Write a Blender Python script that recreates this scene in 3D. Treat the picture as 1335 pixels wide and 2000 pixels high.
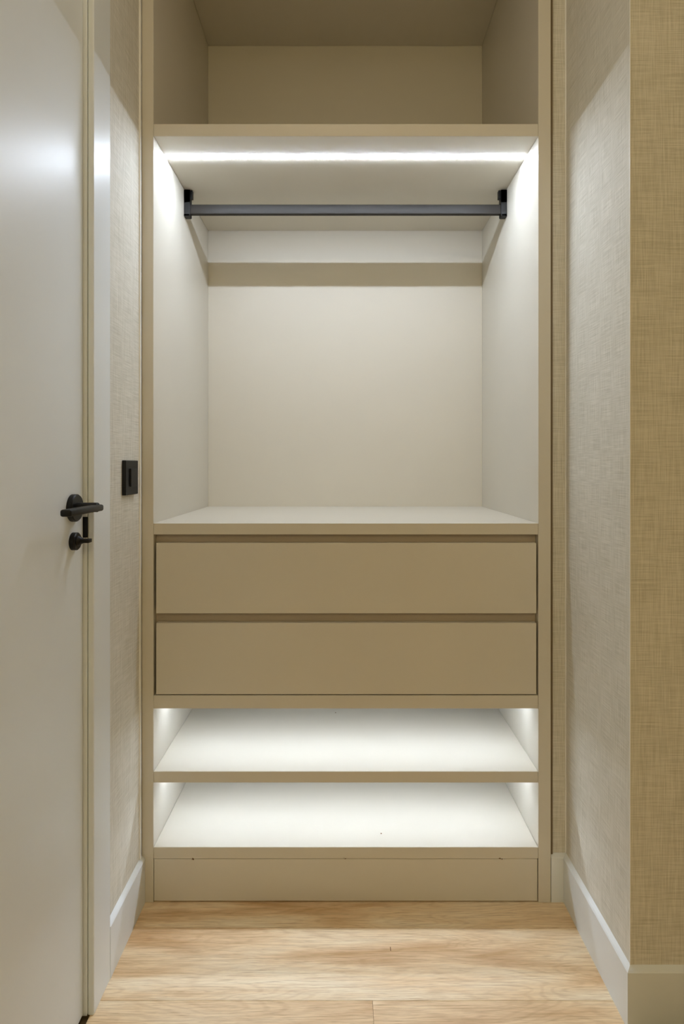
import bpy, bmesh, math, random
from mathutils import Vector, Matrix

for o in list(bpy.data.objects):
    bpy.data.objects.remove(o)
S = bpy.context.scene
COL = S.collection
random.seed(4)

# ------------------------------------------------------------------ camera, world, lights, exposure
F, D, CAM_Z = 1147.0, 1.476, 1.10            # focal length in px of a 1335 px wide frame, distance to wardrobe front, eye height
cd = bpy.data.cameras.new('camera'); cam = bpy.data.objects.new('camera', cd); COL.objects.link(cam)
cam.location = (0, -D, CAM_Z); cam.rotation_euler = (math.pi/2, 0, 0)
cd.sensor_fit = 'HORIZONTAL'; cd.sensor_width = 36; cd.lens = F/1335*36
cd.shift_x = -2.5/1335; cd.shift_y = -92/1335; cd.clip_start = 0.02
S.camera = cam
w = bpy.data.worlds.new('world'); S.world = w; w.use_nodes = True
w.node_tree.nodes['Background'].inputs[0].default_value = (0.05, 0.045, 0.04, 1)
w.node_tree.nodes['Background'].inputs[1].default_value = 0.2
S.view_settings.view_transform = 'Standard'; S.view_settings.look = 'None'
S.view_settings.gamma = 1; S.view_settings.use_curve_mapping = False
S.view_settings.exposure = 0.0
LED_TOP, LED_LOW, FILL_PANEL, FILL_GLOBE, SPOT = 180.0, 46.0, 6.2, 17.0, 9.0     # strips, then the added fill: overhead panel, globe, spot
LED_COL, FILL_PANEL_COL, FILL_GLOBE_COL, FILL_SPOT_COL = (0.89, 1.0, 1.17, 1), (1.12, 1.0, 0.84, 1), (1.22, 1.0, 0.56, 1), (1.07, 1.0, 0.82, 1)

# ------------------------------------------------------------------ materials
def srgb(r, g, b):
    f = lambda c: (c/12.92 if c <= 0.04045 else ((c+0.055)/1.055)**2.4)
    return (f(r/255), f(g/255), f(b/255), 1)

class NT:
    def __init__(s, name):
        s.m = bpy.data.materials.new(name); s.m.use_nodes = True
        s.t = s.m.node_tree; s.b = s.t.nodes['Principled BSDF']
    def n(s, typ, **kw):
        x = s.t.nodes.new(typ)
        for k, v in kw.items():
            if k[0] == '_': setattr(x, k[1:], v)
            else: x.inputs[k.replace('__', ' ')].default_value = v
        return x
    def l(s, a, ao, b, bi): s.t.links.new(a.outputs[ao], b.inputs[bi])

def ramp(nt, stops):
    r = nt.n('ShaderNodeValToRGB'); e = r.color_ramp.elements
    while len(e) < len(stops): e.new(0.5)
    for i, (p, c) in enumerate(stops): e[i].position = p; e[i].color = c
    return r

def plain(name, col, rough=0.5, spec=0.5, bump=0.0, scale=900, metallic=0, coat=0, vary=0.02):
    nt = NT(name); b = nt.b
    b.inputs['Roughness'].default_value = rough; b.inputs['Specular IOR Level'].default_value = spec
    b.inputs['Metallic'].default_value = metallic; b.inputs['Coat Weight'].default_value = coat
    tc = nt.n('ShaderNodeTexCoord')
    nz = nt.n('ShaderNodeTexNoise', Scale=3.0, Detail=3.0); nt.l(tc, 'Object', nz, 'Vector')
    lo = tuple(c*(1-vary) for c in col[:3])+(1,); hi = tuple(min(1, c*(1+vary)) for c in col[:3])+(1,)
    r = ramp(nt, [(0.35, lo), (0.65, hi)]); nt.l(nz, 'Fac', r, 'Fac'); nt.l(r, 'Color', b, 'Base Color')
    if bump:
        n2 = nt.n('ShaderNodeTexNoise', Scale=scale, Detail=1.0); nt.l(tc, 'Object', n2, 'Vector')
        bp = nt.n('ShaderNodeBump', Strength=bump, Distance=0.0004); nt.l(n2, 'Fac', bp, 'Height'); nt.l(bp, 'Normal', b, 'Normal')
    return nt.m

def emit(name, col, strength):
    nt = NT(name)
    nt.b.inputs['Base Color'].default_value = (0.9, 0.9, 0.9, 1)
    nt.b.inputs['Emission Color'].default_value = col; nt.b.inputs['Emission Strength'].default_value = strength
    return nt.m

def linen(name, c0, c1):
    nt = NT(name); b = nt.b; b.inputs['Roughness'].default_value = 0.75; b.inputs['Specular IOR Level'].default_value = 0.3
    tc = nt.n('ShaderNodeTexCoord')
    outs = []
    for sc in ((16, 16, 620), (620, 620, 16)):
        mp = nt.n('ShaderNodeMapping'); mp.inputs['Scale'].default_value = sc
        nt.l(tc, 'Object', mp, 'Vector')
        nz = nt.n('ShaderNodeTexNoise', Scale=1.0, Detail=2.5, Roughness=0.6); nt.l(mp, 'Vector', nz, 'Vector'); outs.append(nz)
    big = nt.n('ShaderNodeTexNoise', Scale=9.0, Detail=4.0); nt.l(tc, 'Object', big, 'Vector')
    a = nt.n('ShaderNodeMath', _operation='ADD'); nt.l(outs[0], 'Fac', a, 0); nt.l(outs[1], 'Fac', a, 1)
    m = nt.n('ShaderNodeMath', _operation='MULTIPLY'); nt.l(a, 0, m, 0); m.inputs[1].default_value = 0.5
    bl = nt.n('ShaderNodeMath', _operation='MULTIPLY_ADD'); nt.l(big, 'Fac', bl, 0); bl.inputs[1].default_value = 0.12; nt.l(m, 0, bl, 2)
    r = ramp(nt, [(0.44, c0), (0.66, c1)]); nt.l(bl, 0, r, 'Fac'); nt.l(r, 'Color', b, 'Base Color')
    bp = nt.n('ShaderNodeBump', Strength=0.22, Distance=0.0004); nt.l(m, 0, bp, 'Height'); nt.l(bp, 'Normal', b, 'Normal')
    return nt.m

def oak(name):
    nt = NT(name); b = nt.b
    tc = nt.n('ShaderNodeTexCoord'); oi = nt.n('ShaderNodeObjectInfo')
    sh = nt.n('ShaderNodeVectorMath', _operation='SCALE'); sh.inputs[0].default_value = (17.3, 9.1, 5.7); nt.l(oi, 'Random', sh, 'Scale')
    ad = nt.n('ShaderNodeVectorMath', _operation='ADD'); nt.l(tc, 'Object', ad, 0); nt.l(sh, 0, ad, 1)
    def stretched(sx, sy, detail, rough=0.6, dist=0.0):
        mp = nt.n('ShaderNodeMapping'); mp.inputs['Scale'].default_value = (sx, sy, 1); nt.l(ad, 0, mp, 'Vector')
        nz = nt.n('ShaderNodeTexNoise', Scale=1.0, Detail=detail, Roughness=rough, Distortion=dist); nt.l(mp, 'Vector', nz, 'Vector'); return nz
    tone = stretched(2.0, 14, 3, 0.55, 0.6)          # broad honey clouds
    rings = stretched(1.6, 10, 2, 0.5, 0.4)         # field whose level lines are the growth rings
    mul = nt.n('ShaderNodeMath', _operation='MULTIPLY'); nt.l(rings, 'Fac', mul, 0); mul.inputs[1].default_value = 26
    sn = nt.n('ShaderNodeMath', _operation='SINE')
    ml2 = nt.n('ShaderNodeMath', _operation='MULTIPLY'); nt.l(mul, 0, ml2, 0); ml2.inputs[1].default_value = 6.0
    nt.l(ml2, 0, sn, 0)
    fibre = stretched(10, 330, 4, 0.75)
    pores = stretched(30, 900, 1, 0.5)
    r1 = ramp(nt, [(0.32, srgb(212, 173, 125)), (0.5, srgb(243, 217, 178)), (0.68, srgb(251, 236, 208))]); nt.l(tone, 'Fac', r1, 'Fac')
    def mixmul(prev, fac_node, fac_out, lo, stops):
        r = ramp(nt, stops); nt.l(fac_node, fac_out, r, 'Fac')
        mx = nt.n('ShaderNodeMix', _data_type='RGBA', _blend_type='MULTIPLY'); mx.inputs['Factor'].default_value = lo
        nt.t.links.new(prev, mx.inputs[6]); nt.l(r, 'Color', mx, 7); return mx.outputs[2]
    k = nt.n('ShaderNodeMath', _operation='MULTIPLY_ADD'); nt.l(sn, 0, k, 0); k.inputs[1].default_value = 0.5; k.inputs[2].default_value = 0.5
    c = mixmul(r1.outputs['Color'], k, 0, 0.22, [(0.0, (0.66, 0.54, 0.42, 1)), (0.45, (1, 1, 1, 1))])
    c = mixmul(c, fibre, 'Fac', 0.6, [(0.36, (0.66, 0.58, 0.48, 1)), (0.56, (1, 1, 1, 1))])
    c = mixmul(c, pores, 'Fac', 0.4, [(0.30, (0.5, 0.4, 0.3, 1)), (0.42, (1, 1, 1, 1))])
    # sparse knots
    mp = nt.n('ShaderNodeMapping'); mp.inputs['Scale'].default_value = (2.0, 4.5, 1); nt.l(ad, 0, mp, 'Vector')
    vo = nt.n('ShaderNodeTexVoronoi', Scale=1.0); nt.l(mp, 'Vector', vo, 'Vector')
    c = mixmul(c, vo, 'Distance', 0.6, [(0.0, (0.55, 0.40, 0.26, 1)), (0.03, (0.75, 0.62, 0.47, 1)), (0.16, (1, 1, 1, 1))])
    nt.t.links.new(c, b.inputs['Base Color'])
    b.inputs['Roughness'].default_value = 0.48; b.inputs['Specular IOR Level'].default_value = 0.4
    bp = nt.n('ShaderNodeBump', Strength=0.25, Distance=0.0003); nt.l(fibre, 'Fac', bp, 'Height'); nt.l(bp, 'Normal', b, 'Normal')
    return nt.m

M = dict(
    laminate=plain('beige_laminate', (0.69, 0.65, 0.56, 1), 0.42, 0.4, 0.15, 1400, vary=0.012),
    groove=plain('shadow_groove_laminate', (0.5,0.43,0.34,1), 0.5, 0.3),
    door=plain('white_door_lacquer', (0.80, 0.835, 0.845, 1), 0.40, 0.5, 0.0, vary=0.01),
    white=plain('white_trim_paint', (0.79, 0.825, 0.835, 1), 0.38, 0.5, 0.0, vary=0.01),
    ceiling=plain('ceiling_paint', srgb(225, 220, 210), 0.8, 0.2),
    paper=linen('linen_wallpaper', srgb(201, 197, 182), srgb(232, 228, 217)),
    black=plain('matt_black_metal', srgb(14, 14, 13), 0.42, 0.3, 0.1, 1200),
    plastic=plain('matt_black_plastic', srgb(17, 17, 16), 0.5, 0.3),
    rail=plain('black_anodised_rail', srgb(40, 36, 32), 0.5, 0.3),
    bead=plain('pale_corner_bead', srgb(246, 246, 242), 0.45, 0.4),
    dark=plain('dark_taupe', srgb(120, 104, 80), 0.6, 0.3),
    chip=plain('worn_edge_chip', srgb(120, 88, 55), 0.7, 0.2),
    oak=oak('oak_laminate'),
    led_top=emit('led_diffuser_bright', LED_COL, LED_TOP),
    led_low=emit('led_diffuser_soft', LED_COL, LED_LOW),
    panel=emit('fill_panel_glow', FILL_PANEL_COL, FILL_PANEL),
    globe=emit('fill_globe_glow', FILL_GLOBE_COL, FILL_GLOBE),
)

# ------------------------------------------------------------------ helpers
def box(bm, x0, x1, y0, y1, z0, z1, bev=0.0, seg=1):
    t = bmesh.new()
    bmesh.ops.create_cube(t, size=1)
    for v in t.verts:
        v.co = Vector(((x0+x1)/2+v.co.x*(x1-x0), (y0+y1)/2+v.co.y*(y1-y0), (z0+z1)/2+v.co.z*(z1-z0)))
    if bev: bmesh.ops.bevel(t, geom=t.edges[:], offset=bev, segments=seg, affect='EDGES', profile=0.5)
    me = bpy.data.meshes.new('tmp'); t.to_mesh(me); t.free(); bm.from_mesh(me); bpy.data.meshes.remove(me)

def lathe(bm, prof, origin, axis='X', n=40):
    """revolve (offset along axis, radius) pairs round an axis through origin"""
    rings = []
    for a, r in prof:
        ring = []
        for i in range(n):
            th = 2*math.pi*i/n
            p = Vector((a, r*math.cos(th), r*math.sin(th)))
            if axis == 'Z': p = Vector((p.y, p.z, p.x))
            ring.append(bm.verts.new(Vector(origin)+p))
        rings.append(ring)
    for a, b in zip(rings, rings[1:]):
        for i in range(n): bm.faces.new((a[i], a[(i+1) % n], b[(i+1) % n], b[i]))
    bm.faces.new(rings[0][::-1]); bm.faces.new(rings[-1])

def prism(bm, prof, p0, p1, plane, m0=None, m1=None):
    """extrude a closed 2-D profile [(u, z)] between p0 and p1 along the other axis; plane 'x': u is X, runs along Y"""
    L = []
    for t, m in ((p0, m0), (p1, m1)):
        m = m or (lambda u: 0.0)                 # mitre: how far the end moves for each point of the profile
        L.append([bm.verts.new((u, t+m(u), z) if plane == 'x' else (t+m(u), u, z)) for u, z in prof])
    n = len(prof)
    for i in range(n): bm.faces.new((L[0][i], L[0][(i+1) % n], L[1][(i+1) % n], L[1][i]))
    bm.faces.new(L[0][::-1]); bm.faces.new(L[1])

def obj(name, bm, mat, parent=None, smooth=False, origin=None):
    bmesh.ops.recalc_face_normals(bm, faces=bm.faces[:])
    if origin is not None: bmesh.ops.translate(bm, verts=bm.verts[:], vec=-Vector(origin))
    me = bpy.data.meshes.new(name); bm.to_mesh(me); bm.free(); me.materials.append(M[mat])
    if smooth:
        for p in me.polygons: p.use_smooth = True
        me.set_sharp_from_angle(angle=math.radians(35))
    o = bpy.data.objects.new(name, me); COL.objects.link(o)
    if origin is not None: o.location = origin
    if parent: o.parent = parent
    return o

def boxes(name, mat, bs, parent=None, bev=0.0008, **kw):
    bm = bmesh.new()
    for b in bs: box(bm, *b, bev=bev)
    return obj(name, bm, mat, parent, **kw)

def tag(o, label=None, cat=None, group=None, kind=None):
    if label: o['label'] = label
    if cat: o['category'] = cat
    if group: o['group'] = group
    if kind: o['kind'] = kind
    return o

def empty(name):
    o = bpy.data.objects.new(name, None); COL.objects.link(o); o.empty_display_size = 0.1
    return o

# ------------------------------------------------------------------ the room
XL, XR = -0.507, 0.563            # wallpaper planes
YB = 0.010                        # short wall beside the wardrobe
YF = 1.153-D                      # wall that faces the viewer on the right
H = 2.64
ROOM_X, ROOM_Y = 2.6, -3.6
DOOR_Y1 = 1.1687-D                # latch side of the door
DOOR_Y0 = DOOR_Y1-0.82
DOOR_H = 2.12

wl = boxes('wall_left', 'paper', [(XL-0.14, XL, DOOR_Y1-0.002+0.02, 0.70, 0, H),
                                  (XL-0.14, XL, ROOM_Y, DOOR_Y0-0.02, 0, H),
                                  (XL-0.14, XL, DOOR_Y0-0.02, DOOR_Y1+0.018, DOOR_H+0.02, H)], bev=0)
tag(wl, 'left wall in pale linen wallpaper between the white door and the wardrobe', 'wall', kind='structure')
wr = boxes('wall_right', 'paper', [(XR, XR+0.13, YF, 0.70, 0, H)], bev=0.0012)
tag(wr, 'right wall in linen wallpaper whose outer corner stands nearest the viewer', 'wall', kind='structure')
wf = boxes('wall_front', 'paper', [(XR+0.13, ROOM_X, YF, YF+0.12, 0, H)], bev=0)
tag(wf, 'linen papered wall facing the viewer beyond the right corner', 'wall', kind='structure')
wb = boxes('wall_back', 'paper', [(0.5215, XR, YB, YB+0.06, 0, H), (XL-0.14, XR+0.13, 0.70, 0.80, 0, H)], bev=0)
tag(wb, 'narrow strip of linen papered back wall between wardrobe and right wall', 'wall', kind='structure')
we = boxes('wall_east', 'paper', [(ROOM_X, ROOM_X+0.1, ROOM_Y, YF+0.12, 0, H)], bev=0)
tag(we, 'far right wall of the room outside the picture', 'wall', kind='structure')
ws = boxes('wall_south', 'paper', [(XL-0.14, ROOM_X+0.1, ROOM_Y-0.1, ROOM_Y, 0, H)], bev=0)
tag(ws, 'wall of the room behind the viewer', 'wall', kind='structure')
ce = boxes('ceiling', 'ceiling', [(XL-0.14, ROOM_X+0.1, ROOM_Y-0.1, 0.80, H, H+0.1)], bev=0)
tag(ce, 'plain pale ceiling above the wardrobe', 'ceiling', kind='structure')

# floor: oak planks laid left to right, each its own piece
fl = boxes('floor', 'dark', [(XL-0.14, ROOM_X+0.1, ROOM_Y-0.1, 0.80, -0.05, -0.009)], bev=0)
tag(fl, 'light oak laminate floor with planks running left to right', 'floor', kind='structure')
PW, PL = 0.19, 1.30
seams = [1.206-D+PW*k for k in range(2, -18, -1)]        # a seam at 1.206 m from the eye
for r, ys in enumerate(seams):
    ya, yb = ys, ys+PW
    if r == 0: yb = min(yb, 0.12)
    if ya < ROOM_Y: ya = ROOM_Y
    if yb <= ya: continue
    xmin, xmax = XL+0.0005, (XR-0.0005 if yb > YF+0.001 and ya >= YF-0.15 and yb > YF+0.05 else ROOM_X)
    if r == 3: x = 0.060-PL
    elif r == 2: x = 0.060-PL*1.45
    elif r == 1: x = XL-0.12
    else: x = 0.060-PL*(1.1+random.random()*0.9)
    while x < xmax:
        xa, xb = max(x, xmin), min(x+PL, xmax)
        if xb-xa > 0.01:
            g = 0.00025
            c = ((xa+xb)/2, (ya+yb)/2, -0.004)
            bm = bmesh.new(); box(bm, xa+g, xb-g, ya+g, yb-g, -0.009, 0.0, bev=0.0003)
            obj('plank', bm, 'oak', fl, origin=c)
        x += PL

# baseboards with a sloped top
BT, BA, BW = 0.0095, 0.110, 0.119
def base_profile(wall, s): return [(wall, 0.0), (wall+s*BT, 0.0), (wall+s*BT, BA), (wall+s*BT*0.75, BA+0.003), (wall, BW)]
bm = bmesh.new(); prism(bm, base_profile(XL, 1), 1.2567-D, -0.0005, 'x')
tag(obj('baseboard_left', bm, 'white'), 'white baseboard on the left wall between door casing and wardrobe', 'baseboard', kind='structure')
bm = bmesh.new(); prism(bm, base_profile(XR, -1), YF, YB, 'x', lambda u: u-XR, lambda u: u-XR)
tag(obj('baseboard_right', bm, 'white'), 'long white baseboard running along the right wall', 'baseboard', kind='structure')
bm = bmesh.new(); prism(bm, base_profile(YB, -1), 0.5225, XR-0.0004, 'y', None, lambda u: u-YB)
tag(obj('baseboard_back', bm, 'white'), 'short upright piece of white baseboard beside the wardrobe foot', 'baseboard', kind='structure')
bm = bmesh.new(); prism(bm, base_profile(YF, -1), XR+0.0002, ROOM_X, 'y', lambda u: u-YF)
tag(obj('baseboard_front', bm, 'white'), 'white baseboard in the bottom right corner facing the viewer', 'baseboard', kind='structure')
tag(boxes('trim_1', 'bead', [(XL, XL+0.0035, -0.018, -0.010, BW, H)], bev=0), 'thin pale bead down the left wall beside the wardrobe', 'trim', kind='structure')
tag(boxes('trim_2', 'bead', [(XR-0.0012, XR+0.0005, YF-0.0012, YF+0.0008, BW, H)], bev=0), 'thin pale bead on the outer corner of the right wall', 'trim', kind='structure')
tag(boxes('trim_3', 'bead', [(XR-0.0025, XR, YB-0.0025, YB, BW, H)], bev=0), 'thin pale joint in the inner corner right of the wardrobe', 'trim', kind='structure')

# door casing, jamb and closed door
CF, DF = -0.498, -0.5176
CY0, CY1 = 1.1729-D, 1.2567-D
bm = bmesh.new()
box(bm, XL-0.003, CF, CY0, CY1, 0, DOOR_H+0.085, bev=0.0015)
box(bm, XL-0.003, CF, DOOR_Y0-0.085, DOOR_Y0-0.004, 0, DOOR_H+0.085, bev=0.0015)
box(bm, XL-0.003, CF, DOOR_Y0-0.004, CY0, DOOR_H+0.004, DOOR_H+0.085, bev=0.0015)
cas = obj('trim_4', bm, 'white'); tag(cas, 'wide white door casing to the right of the door', 'door frame', kind='structure')
boxes('jamb', 'white', [(XL-0.14, -0.5105, DOOR_Y1+0.0015, DOOR_Y1+0.017, 0.001, DOOR_H+0.018),
                        (XL-0.14, -0.5105, DOOR_Y0-0.017, DOOR_Y0-0.0015, 0.001, DOOR_H+0.018),
                        (XL-0.14, -0.5105, DOOR_Y0-0.0015, DOOR_Y1+0.0015, DOOR_H+0.003, DOOR_H+0.018)], cas, bev=0.001)
sp = boxes('strike_plate', 'black', [(-0.5195, -0.5085, DOOR_Y1+0.0002, DOOR_Y1+0.0016, 0.955, 0.9965)], cas, bev=0.0005)
sp['label'] = 'black strike plate'
dr = boxes('door_1', 'door', [(DF-0.04, DF, DOOR_Y0, DOOR_Y1, 0.006, DOOR_H)], bev=0.0012)
tag(dr, 'closed smooth white door at the left edge with black lever handle', 'door', kind='structure')
HY, HZ = 1.123-D, 1.0178
bm = bmesh.new(); lathe(bm, [(-0.001, 0.0262), (0.0085, 0.0262), (0.0105, 0.0245), (0.0107, 0.0)][:3], (DF, HY, HZ), n=64)
hd = obj('door_handle', bm, 'black', dr, smooth=True); hd['label'] = 'black lever handle on round rose'
bm = bmesh.new(); lathe(bm, [(0.0, 0.0092), (0.038, 0.0092), (0.0395, 0.008)], (DF+0.010, HY, HZ+0.001), n=32)
obj('neck', bm, 'black', hd, smooth=True)
bm = bmesh.new(); box(bm, DF+0.037, DF+0.0565, HY-0.128, HY+0.010, HZ-0.0062, HZ+0.0062, bev=0.0038, seg=3)
obj('lever', bm, 'black', hd, smooth=True)
TY, TZ = 1.1245-D, 0.9536
bm = bmesh.new(); lathe(bm, [(-0.001, 0.0170), (0.0085, 0.0170), (0.0105, 0.0150)], (DF, TY, TZ), n=48)
tt = obj('thumb_turn', bm, 'black', dr, smooth=True); tt['label'] = 'small black privacy thumb turn'
bm = bmesh.new(); lathe(bm, [(0.010, 0.0098), (0.013, 0.0092), (0.017, 0.0062), (0.022, 0.0040)], (DF, TY, TZ+0.001), n=32)
obj('spindle', bm, 'black', tt, smooth=True)
bm = bmesh.new(); box(bm, DF+0.018, DF+0.0345, TY-0.010, TY+0.006, TZ-0.0022, TZ+0.0050, bev=0.0012, seg=2)
obj('turn_blade', bm, 'black', tt, smooth=True)

# ------------------------------------------------------------------ light switch
sw = empty('light_switch'); sw.location = (XL, 1.385-D, 1.070)
tag(sw, 'square matt black light switch on the wallpaper beside the door casing', 'switch')
SY0, SY1 = 1.345-D-sw.location.y, 1.425-D-sw.location.y
boxes('switch_frame', 'plastic', [(0, 0.0095, SY0, SY1, -0.040, 0.0405)], sw, bev=0.0012)
boxes('rocker', 'plastic', [(0.009, 0.0135, SY0+0.0225, SY1-0.0145, -0.021, 0.0215)], sw, bev=0.0012)

# ------------------------------------------------------------------ wardrobe
W = empty('wardrobe')
tag(W, 'open built-in beige wardrobe with lit hanging space, two drawers and two lit shelves', 'wardrobe')
xi0, xi1, xo0, xo1 = -0.4768, 0.4900, -0.5060, 0.5212
yb = 0.596
def px(y): return CAM_Z-(y-908)*D/F
a = 'laminate'
boxes('side_panel', a, [(xo0, xi0, 0, yb+0.012, 0.0, H)], W, bev=0.0007)
boxes('side_panel', a, [(xi1, xo1, 0, yb+0.012, 0.0, H)], W, bev=0.0007)
g = 0.0004
boxes('back_panel', a, [(xi0+g, xi1-g, yb, yb+0.012, 0.0, H)], W, bev=0)
boxes('top_panel', a, [(xi0+g, xi1-g, 0, yb-g, 2.578, 2.606)], W)
boxes('top_shelf', a, [(xi0+g, xi1-g, 0, 0.094, 1.926, px(242)), (xi0+g, xi1-g, 0.094-0.001, yb-g, 1.926, px(242))][:0] +
      [(xi0+g, xi1-g, 0.0, yb-g, 1.926, px(242))], W)
boxes('worktop', a, [(xi0+g, xi1-g, 0.0, yb-g, px(1044), px(1022))], W)
boxes('drawer_base', a, [(xi0+g, xi1-g, 0.0, yb-g, px(1384), px(1358.5))], W)
boxes('shelf', a, [(xi0+g, xi1-g, 0.0005, yb-g, px(1529), px(1507))], W)
boxes('shelf', a, [(xi0+g, xi1-g, 0.0005, yb-g, px(1677.3), px(1655))], W)
# plinth, with a joint on each side and under the bottom shelf
boxes('plinth', a, [(-0.4758, 0.4945-0.0065, 0.001, 0.019, 0.003, px(1678.2))], W, bev=0.001)
# recessed finger rails behind the gaps over the drawers
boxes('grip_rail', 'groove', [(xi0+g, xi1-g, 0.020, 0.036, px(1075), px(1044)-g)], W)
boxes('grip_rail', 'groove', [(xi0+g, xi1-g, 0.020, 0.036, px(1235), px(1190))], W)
dx0, dx1 = -0.4702, 0.4850
for zt, zb, c in ((px(1060.5), px(1198), 0), (px(1217), px(1356), 1)):
    o = boxes('drawer', a, [(dx0, dx1, 0.0, 0.018, zb, zt)], W, bev=0.0007)
    # the box behind the front: sides, bottom and back
    bx0, bx1, bt = dx0+0.010, dx1-0.010, zt-0.045
    boxes('drawer_box', a, [(bx0, bx0+0.014, 0.038, 0.50, zb+0.014, bt), (bx1-0.014, bx1, 0.038, 0.50, zb+0.014, bt),
                            (bx0+0.014, bx1-0.014, 0.038, 0.50, zb+0.014, zb+0.024), (bx0+0.014, bx1-0.014, 0.488, 0.50, zb+0.024, bt)], o, bev=0)
# dark taupe strip in the gap to the short back wall
boxes('gap_strip', 'dark', [(xo1+0.0002, xo1+0.0062, 0.004, 0.010, BW, H)], W, bev=0)
# light strips let into the undersides
LY = 0.102
def strip(z, mat, label):
    s = boxes('light_strip', a, [(xi0+g, xi1-g, LY-0.0045, LY+0.0045, z-0.0002, z+0.006)], W, bev=0)
    s['label'] = label
    d = boxes('diffuser', mat, [(xi0+0.001, xi1-0.001, LY-0.0040, LY+0.0040, z-0.0018, z-0.0004)], s, bev=0)
strip(1.926, 'led_top', 'bright white light strip above the rail')
strip(px(1384), 'led_low', 'light strip over the upper low shelf')
strip(px(1529), 'led_low', 'light strip over the lowest shelf')
# hanging rail with its two end brackets
RY0, RY1, RZ0, RZ1 = 0.284, 0.299, 1.852, 1.881
bm = bmesh.new(); box(bm, xi0+0.004, xi1-0.004, RY0, RY1, RZ0, RZ1, bev=0.0022, seg=3)
rl = obj('clothes_rail', bm, 'rail', W, smooth=True); rl['label'] = 'flat black hanging rail'
for s, x in ((1, xi0), (-1, xi1)):
    bm = bmesh.new()
    def bb(xa, xb, *r, bev=0.0008): box(bm, min(x+s*xa, x+s*xb), max(x+s*xa, x+s*xb), *r, bev=bev)
    bb(0.0002, 0.0185, 0.281, 0.287, 1.845, 1.9235)            # front cheek
    bb(0.0002, 0.0185, 0.296, 0.303, 1.845, 1.9235)            # rear cheek
    bb(0.0002, 0.0170, 0.281, 0.303, 1.844, 1.8515)            # cradle below the rail
    bb(0.0002, 0.0185, 0.281, 0.303, 1.885, 1.9235)            # head screwed to the shelf
    bb(0.0150, 0.0235, 0.289, 0.303, 1.901, 1.9255)            # hook at the top
    o = obj('rail_bracket', bm, 'black', rl, smooth=False)
# worn spots along the plinth joint
for cx, sz in ((-0.3795, 0.9), (0.003, 0.7), (0.395, 1.0)):
    bm = bmesh.new()
    for k in range(5):
        r = random.uniform(0.0006, 0.0012)*sz; ox = random.uniform(-0.004, 0.004); oz = random.uniform(-0.002, 0.003)
        box(bm, cx+ox-r, cx+ox+r, -0.0002, 0.002, px(1677.5)+oz-r*1.6, px(1677.5)+oz+r, bev=0.0002)
    obj('edge_chip', bm, 'chip', W)

for (sx, sz, sy, pz) in ((655, 1392, 0, px(1507)), (744, 1628, 0, px(1655))):   # tiny specks of dirt on the two low shelves
    d = F*(CAM_Z-pz)/(sz-908); x = (sx-670)*d/F; y = d-D
    bm = bmesh.new(); box(bm, x-0.0016, x+0.0016, y-0.0020, y+0.0020, pz-0.0002, pz+0.0003, bev=0.0002)
    obj('speck', bm, 'chip', W)
d = F*CAM_Z/(1853-908)
bm = bmesh.new(); box(bm, 92*d/F-0.0008, 92*d/F+0.0010, d-D-0.006, d-D+0.005, -0.001, 0.0003, bev=0.0002)
obj('dent', bm, 'chip', fl)

# ------------------------------------------------------------------ added fill lights, out of view above and behind the viewer
c = empty('fill_panel'); c.location = (0.03, -0.62, H)  # unseen panel, added to brighten the side walls and door
tag(c, 'added square fill panel above the viewer in front of the wardrobe', 'fill light')
h = 0.16
boxes('fill_panel_frame', 'white', [(-h-0.015, -h, -h-0.015, h+0.015, -0.012, 0), (h, h+0.015, -h-0.015, h+0.015, -0.012, 0),
                               (-h, h, -h-0.015, -h, -0.012, 0), (-h, h, h, h+0.015, -0.012, 0)], c)
boxes('fill_panel_face', 'panel', [(-h, h, -h, h, -0.006, -0.001)], c, bev=0)
p = empty('fill_globe'); p.location = (0.15, -3.0, 2.15)  # unseen globe, added as warm level fill for fronts and upper niche
tag(p, 'added round fill globe hanging far behind the viewer', 'lamp')
bm = bmesh.new(); bmesh.ops.create_uvsphere(bm, u_segments=32, v_segments=20, radius=0.17)
obj('fill_globe_ball', bm, 'globe', p, smooth=True)
bm = bmesh.new(); lathe(bm, [(0.165, 0.035), (0.20, 0.035), (0.202, 0.004), (H-2.15-0.02, 0.004), (H-2.15-0.018, 0.05), (H-2.15, 0.05)], (0, 0, 0), axis='Z', n=24)
obj('fill_globe_cord', bm, 'black', p, smooth=True)
# fill spot with a ring round it, added to lift door, walls and floor
d = empty('fill_spot'); d.location = (0.03, -1.05, H)
tag(d, 'added small round fill spot at the ceiling just above the viewer', 'fill light')
bm = bmesh.new()
prof = [(0.0, 0.050), (-0.006, 0.050), (-0.006, 0.036), (0.0, 0.036)]
rings = [[bm.verts.new((r*math.cos(2*math.pi*i/32), r*math.sin(2*math.pi*i/32), z)) for i in range(32)] for z, r in prof]
for a1, b1 in zip(rings, rings[1:]):
    for i in range(32): bm.faces.new((a1[i], a1[(i+1) % 32], b1[(i+1) % 32], b1[i]))
obj('fill_spot_ring', bm, 'white', d, smooth=True)
sl = bpy.data.lights.new('fill_spot_source', 'SPOT'); sl.energy = SPOT; sl.color = FILL_SPOT_COL[:3]; sl.spot_size = math.radians(62); sl.spot_blend = 0.7; sl.shadow_soft_size = 0.035
so = bpy.data.objects.new('fill_spot_source', sl); COL.objects.link(so); so.parent = d; so.location = (0, 0, -0.045)
